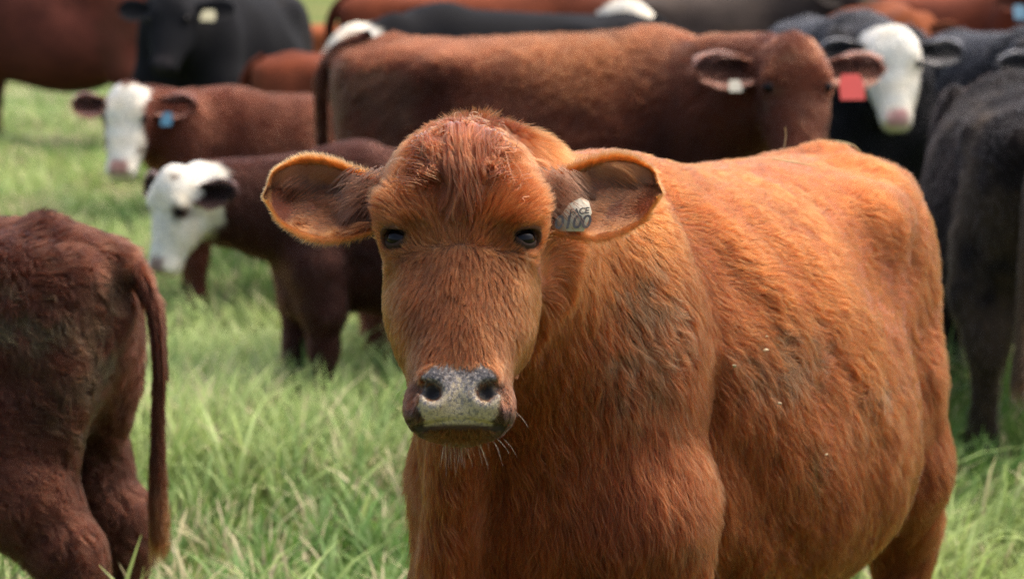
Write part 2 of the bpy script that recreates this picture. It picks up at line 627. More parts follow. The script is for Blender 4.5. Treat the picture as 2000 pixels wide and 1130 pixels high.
_ROT = np.array(Matrix.Rotation(.7, 3, (.3, .8, .52)))


def clump(root, size, warp=0.9):
    """groups nearby roots; returns index of each root's clump and clump count"""
    r = root @ _ROT.T
    q = np.floor((r + noise3(root, 0.6 / size) * size * warp) / size).astype(np.int64)
    q -= q.min(0)
    key = (q[:, 0] * 65536 + q[:, 1]) * 65536 + q[:, 2]
    _, inv = np.unique(key, return_inverse=True)
    inv = inv.ravel()
    return inv, inv.max() + 1


def grow(root, nrm, flow, length, lift, pts=5, clumps=((.022, .55),), curl=0.0, rad=0.0004, droop=0.25):
    """strands (n, pts, 3) and radii; flow is projected into the surface"""
    n = len(root)
    d = norm(flow - nrm * (flow * nrm).sum(1, keepdims=True))
    h = norm(d * np.cos(lift)[:, None] + nrm * np.sin(lift)[:, None])
    s = np.linspace(0, 1, pts)
    P = root[:, None] + h[:, None] * (length[:, None] * s)[..., None]
    # later part of the strand falls back along the surface
    P += ((d - nrm * .35) * (length * droop)[:, None])[:, None] * (s**2)[None, :, None]
    for size, amt in clumps:
        inv, m = clump(root, size)
        cnt = np.bincount(inv, minlength=m)
        off = noise3(np.stack([np.arange(m) * 1.37, np.arange(m) * .73, np.zeros(m)], 1), 1.0)
        for x in range(3):
            r0 = (np.bincount(inv, root[:, x], m) / cnt)[inv]
            tip = (np.bincount(inv, P[:, -1, x], m) / cnt)[inv] + off[inv, x] * size * .30
            P[:, :, x] += ((tip - P[:, -1, x]) * amt)[:, None] * (s**1.4)[None]
    if curl > 0:
        inv, m = clump(root, .03)
        ph = rng.random(m)[inv] * 6.28
        side = np.cross(nrm, d)
        wv = np.sin(ph[:, None] + s[None] * 7.0) - np.sin(ph)[:, None]
        P += side[:, None] * (wv * s * (length * curl)[:, None])[..., None]
    R = (rad * (0.75 + .5 * rng.random(n)))[:, None] * (1.0 - 0.8 * s**1.5)[None]
    return P, R



def local_pose(root, rotz, head_world, yaw_world, tilt, roll=0.0, hs=1.0, scale=1.0, **kw):
    """head pose given in the world, turned into cow space"""
    v = (np.asarray(head_world, float) - np.array((root[0], root[1], 0.0))) / scale
    c, s = math.cos(-rotz), math.sin(-rotz)
    hpos = np.array((c * v[0] - s * v[1], s * v[0] + c * v[1], v[2]))
    d = dict(H=rot_frame(yaw_world - rotz, tilt, roll), hpos=hpos, hs=hs, root=root, rotz=rotz, scale=scale)
    d.update(kw)
    return d


def cam_local(spec):
    v = (np.array((0, 0, CAM_Z)) - np.array((spec['root'][0], spec['root'][1], 0.0))) / spec['scale']
    c, s = math.cos(-spec['rotz']), math.sin(-spec['rotz'])
    return np.array((c * v[0] - s * v[1], s * v[0] + c * v[1], v[2]))


def empty(name, spec, label, cat, group=None):
    o = link(name, None)
    o.location = (spec['root'][0], spec['root'][1], 0)
    o.rotation_euler = (0, 0, spec['rotz'])
    o.scale = (spec['scale'],) * 3
    o['label'], o['category'] = label, cat
    if group:
        o['group'] = group
    return o


def from_head(spec, A):
    """(.., 3) head coordinates -> cow space"""
    A = np.asarray(A, float)
    return np.asarray(spec['hpos']) + spec['hs'] * (A @ np.asarray(spec['H']))


def facing(root, nrm, spec, lim=-.35):
    return (norm(cam_local(spec) - root) * nrm).sum(1) > lim


# ---------------- the red cow in front
MAIN = local_pose((.342, 4.10), math.atan2(-.857, -.515), (-.070, 3.12, 1.374), math.radians(-90), math.radians(27), hs=.98, deep=.06, stance=.74, groove=True)


def mat_main_skin():
    """skin of the front cow: coat colour under the fur, mottled wet nose pad"""
    m, nt, b = new_mat('front_cow_skin')
    N, Lk = nt.nodes.new, nt.links.new
    a = N('ShaderNodeAttribute')
    a.attribute_name = 'coat'
    pad = N('ShaderNodeAttribute')
    pad.attribute_name = 'pad'
    tan = N('ShaderNodeAttribute')
    tan.attribute_name = 'tan'
    tc = N('ShaderNodeTexCoord')
    n = N('ShaderNodeTexNoise')
    n.inputs['Scale'].default_value = 210
    n.inputs['Detail'].default_value = 5
    vo = N('ShaderNodeTexVoronoi')
    vo.feature = 'DISTANCE_TO_EDGE'
    vo.inputs['Scale'].default_value = 330
    for t in (n, vo):
        Lk(tc.outputs['Object'], t.inputs['Vector'])
    add = N('ShaderNodeMath')
    add.operation = 'ADD'
    Lk(n.outputs[0], add.inputs[0])
    Lk(tan.outputs['Fac'], add.inputs[1])
    rp = N('ShaderNodeValToRGB')
    e = rp.color_ramp.elements
    e[0].position, e[0].color = 0.32, (0.035, 0.032, 0.036, 1)
    e[1].position, e[1].color = 0.50, (0.22, 0.19, 0.17, 1)
    x = e.new(0.66)
    x.color = (0.44, 0.35, 0.22, 1)
    Lk(add.outputs[0], rp.inputs[0])
    vr = N('ShaderNodeValToRGB')
    vr.color_ramp.elements[0].color = (0.35, 0.32, 0.3, 1)
    vr.color_ramp.elements[1].position = 0.10
    Lk(vo.outputs[0], vr.inputs[0])
    mu = N('ShaderNodeMixRGB')
    mu.blend_type = 'MULTIPLY'
    mu.inputs[0].default_value = 1
    Lk(rp.outputs[0], mu.inputs[1])
    Lk(vr.outputs[0], mu.inputs[2])
    mx = N('ShaderNodeMixRGB')
    Lk(pad.outputs['Fac'], mx.inputs[0])
    Lk(a.outputs['Vector'], mx.inputs[1])
    Lk(mu.outputs[0], mx.inputs[2])
    Lk(mx.outputs[0], b.inputs['Base Color'])
    mr = N('ShaderNodeMapRange')
    Lk(pad.outputs['Fac'], mr.inputs[0])
    mr.inputs[3].default_value, mr.inputs[4].default_value = 0.85, 0.30
    Lk(mr.outputs[0], b.inputs['Roughness'])
    bp = N('ShaderNodeBump')
    bp.inputs['Strength'].default_value = 0.6
    bp.inputs['Distance'].default_value = 0.0015
    cl = N('ShaderNodeMath')
    cl.operation = 'MINIMUM'
    cl.inputs[1].default_value = 0.12
    Lk(vo.outputs[0], cl.inputs[0])
    ml = N('ShaderNodeMath')
    ml.operation = 'MULTIPLY'
    ml.inputs[1].default_value = 8
    Lk(cl.outputs[0], ml.inputs[0])
    Lk(ml.outputs[0], bp.inputs['Height'])
    Lk(bp.outputs[0], b.inputs['Normal'])
    return m


MUD = np.array((0.072, 0.037, 0.015))
MUDS = [((.66, .21, 1.01), (.09, .10, .11), 1.0), ((.25, .29, .92), (.13, .10, .06), .8), ((.196, .325, .739), (.028, .10, .035), 1.1), ((.62, .23, .70), (.04, .10, .05), .5), ((-.02, .36, .80), (.12, .12, .06), .5)]


def main_mud(R):
    m = 0
    for c, r, k in MUDS:
        m = np.maximum(m, blob(R, c, r) * k)
    return np.clip(m * 2.8 * sstep(-.35, .25, noise1(R, 45) * .8 + noise1(R, 120) * .9 + (m - .5)), 0, 1)


def main_color(R, hc, n):
    """coat colour of the front cow"""
    base = np.tile(ORANGE, (n, 1))
    red = np.array((0.13, 0.028, 0.008))
    gold = np.array((0.235, 0.064, 0.0135))
    w = sstep(.15, .7, noise1(R, 6) * .5 + .5)
    base = base * (1 - .45 * w[:, None]) + red * .45 * w[:, None]
    low = np.maximum(sstep(.95, .45, R[:, 2]) * .6, sstep(.2, .6, R[:, 0]) * sstep(1.2, .95, R[:, 2]))                     # redder chest and forelegs
    base = base * (1 - .7 * low[:, None]) + red * .85 * .7 * low[:, None]
    top = sstep(1.05, 1.2, R[:, 2]) * sstep(.5, .2, R[:, 0])
    base = base * (1 - .3 * top[:, None]) + gold * .3 * top[:, None]
    face = sstep(-.22, -.05, hc[:, 2]) * (hc[:, 1] < .5)
    base = base * (1 - .65 * face[:, None]) + np.array((.19, .062, .021)) * .65 * face[:, None]
    crown = face * sstep(.17, .07, hc[:, 1])
    base = base * (1 - .6 * crown[:, None]) + red * .6 * crown[:, None]
    side = face * sstep(.05, .10, np.abs(hc[:, 0])) * sstep(.12, .2, hc[:, 1])
    base = base * (1 - .5 * side[:, None]) + gold * .5 * side[:, None]
    lip = face * sstep(.36, .40, hc[:, 1])
    base = base * (1 - .7 * lip[:, None]) + np.array((.055, .020, .012)) * .7 * lip[:, None]
    dark = face * np.maximum(sstep(.415, .435, hc[:, 1]) * sstep(.03, .055, np.abs(hc[:, 0])), blob(hc, (.088, .19, -.02), (.028, .022, .05)) * .45 + blob(hc, (-.088, .19, -.02), (.028, .022, .05)) * .45)
    base = base * (1 - .85 * dark[:, None]) + np.array((.03, .018, .015)) * .85 * dark[:, None]
    return base


def main_flow(R, nrm, spec, hc):
    """lie of the hair, cow space"""
    n = len(R)
    z = np.clip((R[:, 2] - .45) / .75, 0, 1)
    back = np.zeros((n, 3))
    back[:, 0] = -.55 - .5 * z**2
    back[:, 2] = -1.0 + .75 * z**2
    fore = sstep(.25, .55, R[:, 0])
    back[:, 0] = back[:, 0] * (1 - .55 * fore)
    back[:, 2] = back[:, 2] - .35 * fore
    leg = sstep(.6, .45, R[:, 2]) * sstep(.25, .4, np.abs(R[:, 0]))
    back[:, 0] *= 1 - leg
    H = np.asarray(spec['H'])
    a, t, v = hc.T
    f = np.zeros((n, 3))
    tb = .125 - .55 * np.abs(a)
    up = sstep(.205, .19, t - .1 * np.abs(a))
    poll = sstep(tb + .012, tb - .012, t)
    f[:, 0] = a * 9 * (1 - up) + up * (a * 14 * (1 - poll) + a * 4 * poll)
    f[:, 1] = 1.0 * (1 - up) + up * (-1.0 * (1 - poll) + poll * (.55 + t * 4))
    f[:, 2] = -.9 * sstep(.06, .1, np.abs(a)) * (1 - up * .3)
    f[:, 2] += .9 * sstep(.03, .0, t)
    headw = sstep(-.23, -.14, v) * sstep(.5, .45, t) * sstep(.22, .16, np.abs(a)) * sstep(-.09, -.05, t)
    f = norm(f) @ H
    d = norm(back) * (1 - headw[:, None]) + f * headw[:, None]
    sw = noise3(R, 6, 3) * .35 + noise3(R, 20, 7) * .20 + noise3(R, 70, 11) * .14
    m = main_mud(R)
    return norm(d) + sw * (1 + 1.6 * m[:, None]) * (1 - .4 * headw[:, None]), headw, m


def build_main():
    spec = MAIN
    P, Q = body_mesh(spec, .014, .0034)
    N = normals(P, Q)
    # folds of skin over ribs and shoulder
    al = P @ np.array((-.62, 0, -.78))
    ac = P @ np.array((.78, 0, -.62))
    fold = noise1(np.stack([al * 3.0, ac * 15, P[:, 1] * 3], 1), 1.0, 5) * .008 + noise1(np.stack([al * 6.0, ac * 30, P[:, 1] * 6], 1), 1.0, 9) * .0015
    P = P + N * (fold * sstep(.75, .3, P[:, 0]) * sstep(.4, .6, P[:, 2]) * (np.abs(P[:, 1]) > .05))[:, None]
    N = normals(P, Q)
    hc = head_co(P, spec)
    a, t, v = hc.T
    onface = (v > -.12) & (t > .3) & (t < .5)
    rr_ = (np.abs(a) / .056)**2.6 + (np.abs(t - .412) / .048)**2.6 + .25 * noise1(hc, 70)
    pad = sstep(1.12, .9, rr_) * sstep(.449, .445, t) * sstep(-.055, -.04, v) * onface
    skin = main_color(P, hc, len(P)) * .45
    nost = np.zeros(len(P))
    for s in (1, -1):
        nost = np.maximum(nost, blob(hc, (s * .038, .407, -.006), (.014, .014, .010)))
    pad = np.clip(pad - 1.4 * nost, 0, 1)
    skin = skin * (1 - np.clip(nost * 2, 0, 1))[:, None] + np.array((.008, .006, .006)) * np.clip(nost * 2, 0, 1)[:, None]
    tanv = -.13 + .30 * sstep(.37, .44, t) - .10 * blob(hc, (.03, .385, 0), (.02, .012, .03)) - .10 * blob(hc, (-.03, .385, 0), (.02, .012, .03)) + .12 * blob(hc, (0, .395, 0), (.014, .02, .05))
    root = empty('red_cow', spec, 'large shaggy orange red cow in front, facing the camera', 'cow')
    msk = mat_main_skin()
    mesh_obj('body', P, Q, msk, root, dict(coat=skin, pad=pad, tan=tanv))
    # fur
    bare = np.maximum(pad, np.clip(nost * 2, 0, 1))
    for s in (1, -1):
        bare = np.maximum(bare, (np.linalg.norm((hc - np.array((s * .092, .180, -.016))) / np.array((.026, .017, .026)), axis=1) < 1).astype(float))
    bare = np.maximum(bare, onface * (np.abs(t - .4475 - .2 * a * a) < .004) * (v > -.07))
    fc = facing(P, N, spec)
    headv = (np.abs(a) < .15) & (t < .5) & (t > -.05) & (v > -.22)
    allh = []
    for which, cnt in (('head', 150000), ('body', 470000)):
        cnt = int(cnt * FUR)
        dens = (1 - bare) * fc * (headv if which == 'head' else ~headv)
        if which == 'body':
            dens = dens * (P[:, 2] > .25)
        R, nr = sample(P, Q, N, dens, cnt)
        h = head_co(R, spec)
        flow, hw, mud = main_flow(R, nr, spec, h)
        if which == 'head':
            ln = .0135 + .018 * sstep(.22, .12, h[:, 1]) - .006 * sstep(.03, .0, h[:, 1]) + .002 * sstep(.07, .1, np.abs(h[:, 0])) - .006 * sstep(.36, .41, h[:, 1])
            ln = ln + .02 * sstep(-.10, -.18, h[:, 2])
            lift = .40 - .1 * sstep(.25, .4, h[:, 1]) + .25 * noise1(R, 30)
            ln = ln * (1 - .55 * np.exp(-((np.abs(h[:, 0]) - .088)**2 + (h[:, 1] - .178)**2) / .035**2))
            cl, rd = ((.016, .12), (.0065, .46)), .00035
        else:
            ln = .034 - .008 * sstep(1.0, 1.15, R[:, 2]) + .012 * sstep(.3, .6, R[:, 0]) * sstep(1.0, .7, R[:, 2])
            lift = .38 + .16 * noise1(R, 14, 5) + .1 * noise1(R, 50)
            cl, rd = ((.026, .12), (.010, .46)), .00046
        ln = ln * (.7 + .6 * rng.random(cnt))
        lift = np.clip(lift + .12 * rng.standard_normal(cnt), .08, 1.2)
        S, rr = grow(R, nr, flow, ln, lift, 5, cl, .05 if which == 'head' else .12, rd)
        c = main_color(R, h, cnt)
        inv, m = clump(R, .02)
        c = c * np.exp(.38 * rng.standard_normal(cnt) - .05)[:, None] * (1 + .35 * (rng.random(m)[inv] - .5)[:, None])
        mud = np.clip(mud * (.25 + 1.3 * rng.random(m)[inv]), 0, .85)
        c = c * (1 - mud[:, None]) + MUD * np.exp(.5 * rng.standard_normal(cnt))[:, None] * mud[:, None]
        allh.append((S, rr, c))
    curves_obj('coat_hair', *[np.concatenate([x[i] for x in allh]) for i in range(3)], M_HAIR, root)
    # forelock falling from the poll over the forehead
    n = int(6500 * FUR)
    H = np.asarray(spec['H'])
    ar = rng.normal(0, .028, n)
    tr = rng.random(n)**.9 * .075 + .004 + (ar / .1)**2 * .056
    front = lambda aa, tt: np.interp(tt - (aa / .1)**2 * .056, [-.02, -.012, 0, .018, .048, .09, .14, .2], [-.07, -.058, -.026, -.004, .008, .016, .015, .01]) - np.abs(aa)**2.6 * 3.2
    ln = np.clip(.150 - np.maximum(tr, 0) * .75 - np.abs(ar) * 1.3, .022, .15) * (.55 + .55 * rng.random(n))
    sp = np.linspace(0, 1, 9)
    q = np.stack([ar * 40, tr * 40, np.zeros(n)], 1)
    inv, m = clump(np.stack([ar, tr, np.zeros(n)], 1), .009)
    dr = noise3(q, .8, 2)[:, 0] * .022 + (rng.random(m)[inv] - .5) * .024 - ar * .45
    off = .006 + .022 * rng.random(m)[inv] * (.4 + .6 * rng.random(n))
    wob = np.sin(sp[None] * 9 + rng.random(m)[inv][:, None] * 6.3) * .0065 * (.4 + rng.random(m)[inv][:, None])
    aa = ar[:, None] + dr[:, None] * sp[None]**1.3 + wob * sp[None] + rng.normal(0, .0012, n)[:, None] * sp
    tt = tr[:, None] + ln[:, None] * (sp[None]**1.15)
    hS = np.stack([aa, tt, front(aa, tt) + .002 + off[:, None] * np.sin(np.minimum(sp * 2.4 + .25, 3.0))[None]], -1)
    S = from_head(spec, hS)
    R = S[:, 0]
    rr = np.tile(.00062 * (1 - .7 * sp**2), (n, 1))
    inv, m = clump(R, .012)
    c = np.array((0.12, 0.031, 0.011)) * np.exp(.3 * rng.standard_normal(n) + 1.3 * (rng.random(m)[inv] - .4))[:, None]
    # messy tuft on the crown
    k = int(3000 * FUR)
    ar2, tr2 = rng.normal(.004, .026, k), rng.normal(.022, .018, k)
    tr2 = np.maximum(tr2, -.004) + (ar2 / .1)**2 * .056
    p2 = np.stack([ar2, tr2, front(ar2, tr2)], 1)
    inv2, m2 = clump(p2, .012)
    d2 = norm(rng.standard_normal((m2, 3)) * np.array((.9, .6, .4)) + np.array((0, .1, .9)))[inv2] + rng.standard_normal((k, 3)) * .2
    l2 = (.022 + .03 * rng.random(m2)[inv2]) * (.6 + .5 * rng.random(k))
    h2 = p2[:, None] + d2[:, None] * (l2[:, None] * sp)[..., None]
    h2[..., 1] += l2[:, None] * sp[None]**2 * .9
    h2[..., 2] -= l2[:, None] * sp[None]**2 * .55
    h2[..., 0] += np.sin(sp[None] * 7 + rng.random(m2)[inv2][:, None] * 6.3) * l2[:, None] * .10 * sp[None]
    S = np.concatenate([S, from_head(spec, h2)])
    rr = np.concatenate([rr, np.tile(.00048 * (1 - .7 * sp**2), (k, 1))])
    c = np.concatenate([c, np.array((0.17, 0.045, 0.016)) * np.exp(.3 * rng.standard_normal(k) + .7 * (rng.random(m2)[inv2] - .4))[:, None]])
    curves_obj('forelock', S, rr, c, M_HAIR, root)
    # ears
    for s in (1, -1):
        W, QQ, k = ear_mesh(s, spec, 0.0 if s > 0 else .03)
        Nn = normals(W, QQ)
        he = head_co(W, spec)
        u = (np.abs(he[:, 0]) - .104) / .181
        isin = np.arange(len(W)) < k
        w = np.abs(np.tile(EAR_VS, len(EAR_US)))
        w = np.concatenate([w, w])
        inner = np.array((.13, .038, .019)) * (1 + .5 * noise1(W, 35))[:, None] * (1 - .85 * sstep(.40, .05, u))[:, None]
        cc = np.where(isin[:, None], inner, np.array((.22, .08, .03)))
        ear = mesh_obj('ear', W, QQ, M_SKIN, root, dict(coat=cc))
        sets = []
        G = W[:k].reshape(len(EAR_US), len(EAR_VS), 3)
        Nin = Nn[:k].reshape(G.shape)
        gu, gv = np.gradient(G, axis=0), np.gradient(G, axis=1)
        L, T, NN = H

        def at(uu, vv):
            fi, fj = (1 - (1 - uu)**(1 / 1.7)) * (G.shape[0] - 1), (vv + 1) / 2 * (G.shape[1] - 1)
            i, j = np.minimum(fi.astype(int), G.shape[0] - 2), np.minimum(fj.astype(int), G.shape[1] - 2)
            x, y = (fi - i)[:, None], (fj - j)[:, None]
            f = lambda A: A[i, j] * (1 - x) * (1 - y) + A[i + 1, j] * x * (1 - y) + A[i, j + 1] * (1 - x) * y + A[i + 1, j + 1] * x * y
            return f(G), norm(f(gu)), norm(f(gv)), norm(f(Nin))
        # fringe round the rim
        n = int(13000 * FUR)
        uu = rng.random(n)**.8
        vv = np.sign(rng.random(n) - .5) * (1 - np.abs(rng.normal(0, .05, n)))
        tipm = rng.random(n) < .10
        uu = np.where(tipm, 1 - np.abs(rng.normal(0, .03, n)), uu)
        vv = np.where(tipm, rng.random(n) * 2 - 1, np.clip(vv, -1, 1))
        uu = np.clip(np.where(tipm, .92 + .06 * rng.random(n), uu), 0, .98)
        p, du, dv, nn = at(uu, vv)
        sgn = np.sign(vv)[:, None]
        wt = np.where(tipm, .1 + .9 * np.abs(vv), 1.0)[:, None]
        out = du * (.45 + .9 * sstep(.75, 1, uu)[:, None]) + dv * sgn * wt + NN * (rng.normal(.15, .3, n))[:, None] + rng.normal(0, .18, (n, 3))
        out = norm(out)
        ln = (.008 + .013 * rng.random(n)**1.5) * (1 - .55 * sstep(.6, 1, uu))
        sp = np.linspace(0, 1, 5)
        S = p[:, None] + out[:, None] * (ln[:, None] * sp)[..., None] + (du * .3 + NN * -.15)[:, None] * (ln[:, None] * sp**2 * .5)[..., None]
        inv, m = clump(p, .006)
        c = np.array((.28, .092, .026)) * (.6 + .5 * rng.random(n)[:, None] + .3 * (rng.random(m)[inv] - .5)[:, None])
        sets.append((S, np.tile(.00030 * (1 - .75 * sp), (n, 1)), c))
        # hair inside the ear, dark near the head
        n = int(20000 * FUR)
        uu = rng.random(n)**1.5 * .95
        vv = np.clip(np.where(rng.random(n) < .6, -1 + np.abs(rng.normal(0, .5, n)), rng.random(n) * 2 - 1), -1, 1)
        p, du, dv, nn = at(uu, vv)
        toward = np.where(((norm(cam_local(spec) - p) * nn).sum(1) < 0)[:, None], -nn, nn)
        out = norm(du * .9 + dv * (-.75 * vv[:, None] * (.3 + .7 * (vv[:, None] < 0))) + toward * .42 + noise3(p, 30) * .5)
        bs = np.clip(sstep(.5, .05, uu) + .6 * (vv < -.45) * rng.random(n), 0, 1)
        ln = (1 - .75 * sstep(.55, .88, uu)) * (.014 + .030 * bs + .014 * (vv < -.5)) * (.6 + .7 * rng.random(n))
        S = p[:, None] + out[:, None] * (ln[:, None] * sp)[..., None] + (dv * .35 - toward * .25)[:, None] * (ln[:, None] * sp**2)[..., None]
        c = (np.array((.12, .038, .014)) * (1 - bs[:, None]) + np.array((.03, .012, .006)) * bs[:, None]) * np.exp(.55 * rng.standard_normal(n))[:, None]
        ear_r = .00046
        rim = sstep(.6, .92, np.abs(vv)) * (1 - .6 * bs)
        c = c * (1 - rim[:, None]) + np.array((.23, .070, .02)) * rim[:, None]
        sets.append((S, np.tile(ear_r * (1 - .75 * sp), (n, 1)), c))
        # dark tuft from the ear root falling across the opening
        n = int(900 * FUR)
        q = np.column_stack([.100 + .06 * rng.random(n)**1.6, .050 + .07 * rng.random(n), -.105 + .04 * rng.random(n)])
        dv_ = norm(np.column_stack([.75 + .3 * rng.random(n), .25 + .5 * rng.random(n), .10 + .15 * rng.random(n)]) + noise3(q, 60) * .35 + rng.standard_normal((n, 3)) * .12)
        ln = .012 + .026 * rng.random(n)
        hS = q[:, None] + dv_[:, None] * (ln[:, None] * sp)[..., None]
        hS[..., 1] += ln[:, None] * sp[None]**2 * .45
        hS[..., 0] *= s
        sets.append((from_head(spec, hS), np.tile(.0005 * (1 - .75 * sp), (n, 1)), np.array((.042, .016, .008)) * (.3 + 1.6 * rng.random((n, 1)))))
        # short coat on the back of the ear
        n = int(7000 * FUR)
        R, nr = sample(W, QQ, Nn, (~isin) * (u < .88), n)
        S, rr = grow(R, nr, np.tile(L * s, (n, 1)) + noise3(R, 30) * .5, .013 * (.7 + .6 * rng.random(n)), np.full(n, .4), 5, ((.01, .4),), .1, .00036)
        sets.append((S, rr, np.array((.26, .07, .017)) * (.7 + .6 * rng.random(n)[:, None])))
        curves_obj('ear_hair', *[np.concatenate([x[i] for x in sets]) for i in range(3)], M_HAIR, ear)
        # eye with lids
        ec = from_head(spec, (s * .086, .180, -.023))
        R0 = .0172
        BP, BQ = uv_ball(R0, ec, 28, 18)
        eye = mesh_obj('eye', BP, BQ, M_EYE, root)
        ed = norm(L * s * .50 + NN * .86 + T * .02)
        eh = norm(np.cross(T, ed))
        eu = np.cross(ed, eh)
        if eu @ T > 0:
            eu = -eu
        for lid in (1, -1):
            na, nb = 25, 9
            al = np.radians(np.linspace(-78, 78, na))
            pp = []
            for al_ in al:
                op = math.radians(37 if lid > 0 else 38) * max(math.cos(al_ * 90 / 62), -.15) - math.radians(4) * (lid < 0)
                for b in np.linspace(0, 1, nb):
                    be = lid * (op + b * (math.radians(72 if lid > 0 else 62) - op))
                    rr_ = R0 * (1.10 + .05 * math.sin(b * 3.14) - (.06 if b == 0 else 0))
                    pp.append(ec + rr_ * (ed * math.cos(al_) * math.cos(be) + eh * math.sin(al_) * math.cos(be) + eu * math.sin(be)))
            ii = np.arange(na * nb).reshape(na, nb)
            qq = np.stack([ii[:-1, :-1], ii[1:, :-1], ii[1:, 1:], ii[:-1, 1:]], -1).reshape(-1, 4)
            mesh_obj('eyelid', np.array(pp), qq, M_LID, root)
            if lid > 0:                                         # lashes
                edge = np.array(pp).reshape(na, nb, 3)[4:21, 0]
                ne = 70
                k0 = rng.random(ne) * 15.9
                i0 = k0.astype(int)
                p0 = edge[i0] * (1 - (k0 - i0))[:, None] + edge[i0 + 1] * (k0 - i0)[:, None]
                od = norm(p0 - ec) + eh * (rng.normal(0, .25, ne))[:, None] + ed * .6
                sl = np.linspace(0, 1, 5)
                ll = .008 + .007 * rng.random(ne)
                SL = p0[:, None] + norm(od)[:, None] * (ll[:, None] * sl)[..., None] - eu[None, None] * (ll[:, None] * (sl * .9 - sl**2 * .5))[..., None]
                curves_obj('eyelash', SL, np.tile(.0003 * (1 - .7 * sl), (ne, 1)), np.tile((.02, .01, .006), (ne, 1)), M_HAIR, eye)
    # whiskers on lips and chin
    n = int(45 * FUR)
    sd = np.sign(rng.random(n) - .5)
    ch = rng.random(n) < .9
    aw = np.where(ch, rng.normal(0, .03, n), sd * (.058 + .02 * rng.random(n)))
    tw = np.where(ch, .455 + .012 * rng.random(n), .385 + .06 * rng.random(n))
    vw = np.where(ch, -.045 - .03 * rng.random(n), -.02 - .03 * rng.random(n))
    dr = np.stack([np.where(ch, aw * 8, sd * .9), np.where(ch, 1.0, .35), np.full(n, .25)], 1) + rng.normal(0, .3, (n, 3))
    sp = np.linspace(0, 1, 6)
    ln = .012 + .022 * rng.random(n)
    hS = np.stack([aw, tw, vw], 1)[:, None] + norm(dr)[:, None] * (ln[:, None] * sp)[..., None]
    hS[..., 1] += ln[:, None] * sp[None]**2 * .5
    curves_obj('whiskers', from_head(spec, hS), np.tile(.00022 * (1 - .7 * sp), (n, 1)), np.tile((.24, .17, .10), (n, 1)) * (.3 + .9 * rng.random((n, 1))), M_HAIR, root)
    # ivory tag inside the left ear, with its printed number
    ol = np.array([(.1239, .1478), (.1386, .1284), (.1534, .1080), (.1700, .0985), (.1813, .1040), (.1854, .1206), (.1735, .1494)])
    bend = lambda q: np.column_stack([q, -.072 + .05 * (q[:, 0] - .15) - 5 * (q[:, 0] - .155)**2])
    m = len(ol)
    cen = bend(ol.mean(0)[None])
    fr, bk = bend(ol), bend(ol) - np.array((0, 0, .0025))
    V = from_head(spec, np.concatenate([cen, cen - np.array((0, 0, .0025)), fr, bk]))
    fs = []
    for i in range(m):
        j = (i + 1) % m
        fs += [(0, 2 + i, 2 + j), (1, 2 + m + j, 2 + m + i), (2 + i, 2 + m + i, 2 + m + j), (2 + i, 2 + m + j, 2 + j)]
    tag = mesh_obj('ear_tag', V, np.array(fs), M_TAG_W, root, smooth=False)
    tag['label'] = 'ivory plastic ear tag printed with a number'
    for txt, (ta, tt), size, rot in (('0100', (.1300, .1470), .0275, .03), ('FACE', (.1530, .1268), .0125, .12)):
        fc_ = bpy.data.curves.new('tag_text', 'FONT')
        fc_.body = txt
        fc_.size = size
        fc_.shear = .22
        fc_.space_character = .92
        fc_.extrude = .0003
        fc_.offset = .0004
        fc_.materials.append(M_INK)
        tmp = link('tmp_text', fc_)
        tme = bpy.data.meshes.new_from_object(tmp.evaluated_get(bpy.context.evaluated_depsgraph_get()))
        bpy.data.objects.remove(tmp)
        bpy.data.curves.remove(fc_)
        to = link('tag_text', tme, tag)
        o3 = from_head(spec, (ta, tt, -.0695))
        ex = norm(L * math.cos(rot) - T * math.sin(rot) + NN * .02)
        ez = NN
        ey = np.cross(ez, ex)
        to.matrix_local = Matrix(((*[ex[0], ey[0], ez[0]], o3[0]), (ex[1], ey[1], ez[1], o3[1]), (ex[2], ey[2], ez[2], o3[2]), (0, 0, 0, 1)))
    return root, P, Q, N


M_LID = mat_plain('eyelid_skin', (.035, .018, .012), .75, .15, .4, 300)
main_root, mP, mQ, mN = build_main()


def chip(r, seed):
    """irregular flat flake"""
    q = np.random.default_rng(seed)
    P, Q = uv_ball(1.0, (0, 0, 0), 7, 5)
    return P * (1 + .35 * q.standard_normal((len(P), 1))) * np.array((r, r * .6, r * .3)), Q


M_FLECK = mat_plain('dried_fleck', (.42, .33, .2), .9, .1)
FLECKS = [((.313, .263, .960), (.22, .95, .23)), ((.319, .265, .940), (.25, .95, .16)), ((.586, .237, .947), (.29, .96, -.01)), ((.59, .235, .929), (.32, .95, -.04)),
          ((.628, .218, .903), (.40, .91, -.10)), ((.674, .192, .879), (.44, .87, -.22)), ((.437, .262, .936), (.13, .99, -.05)), ((.301, .285, .851), (.34, .94, .08)), ((.20, .325, .75), (.17, .99, .01))]
for i, (c, nn) in enumerate(FLECKS):
    P, Q = chip(.0035 + .003 * rng.random(), 20 + i)
    mesh_obj('dried_fleck', P + np.array(c) + np.array(nn) * .022, Q, M_FLECK, main_root)


def straw(label, pts, r=.0012):
    """dry stalk lying on the cow's back; pts in the front cow's space"""
    ts, tab = curve([(i, *p) for i, p in enumerate(pts)])
    c = tab[np.linspace(0, 399, 14).astype(int)].astype(float)
    mw = np.array(Matrix.Rotation(MAIN['rotz'], 3, 'Z'))
    w = c @ mw.T + np.array((MAIN['root'][0], MAIN['root'][1], 0))
    o0 = w[0].copy()
    P, Q = tube(w - o0, np.full(14, r), 6)
    o = mesh_obj('straw_stalk', P, Q, M_STRAW)
    o.location = o0
    o['label'], o['category'], o['group'] = label, 'straw', 'straw on the back of the orange red cow'


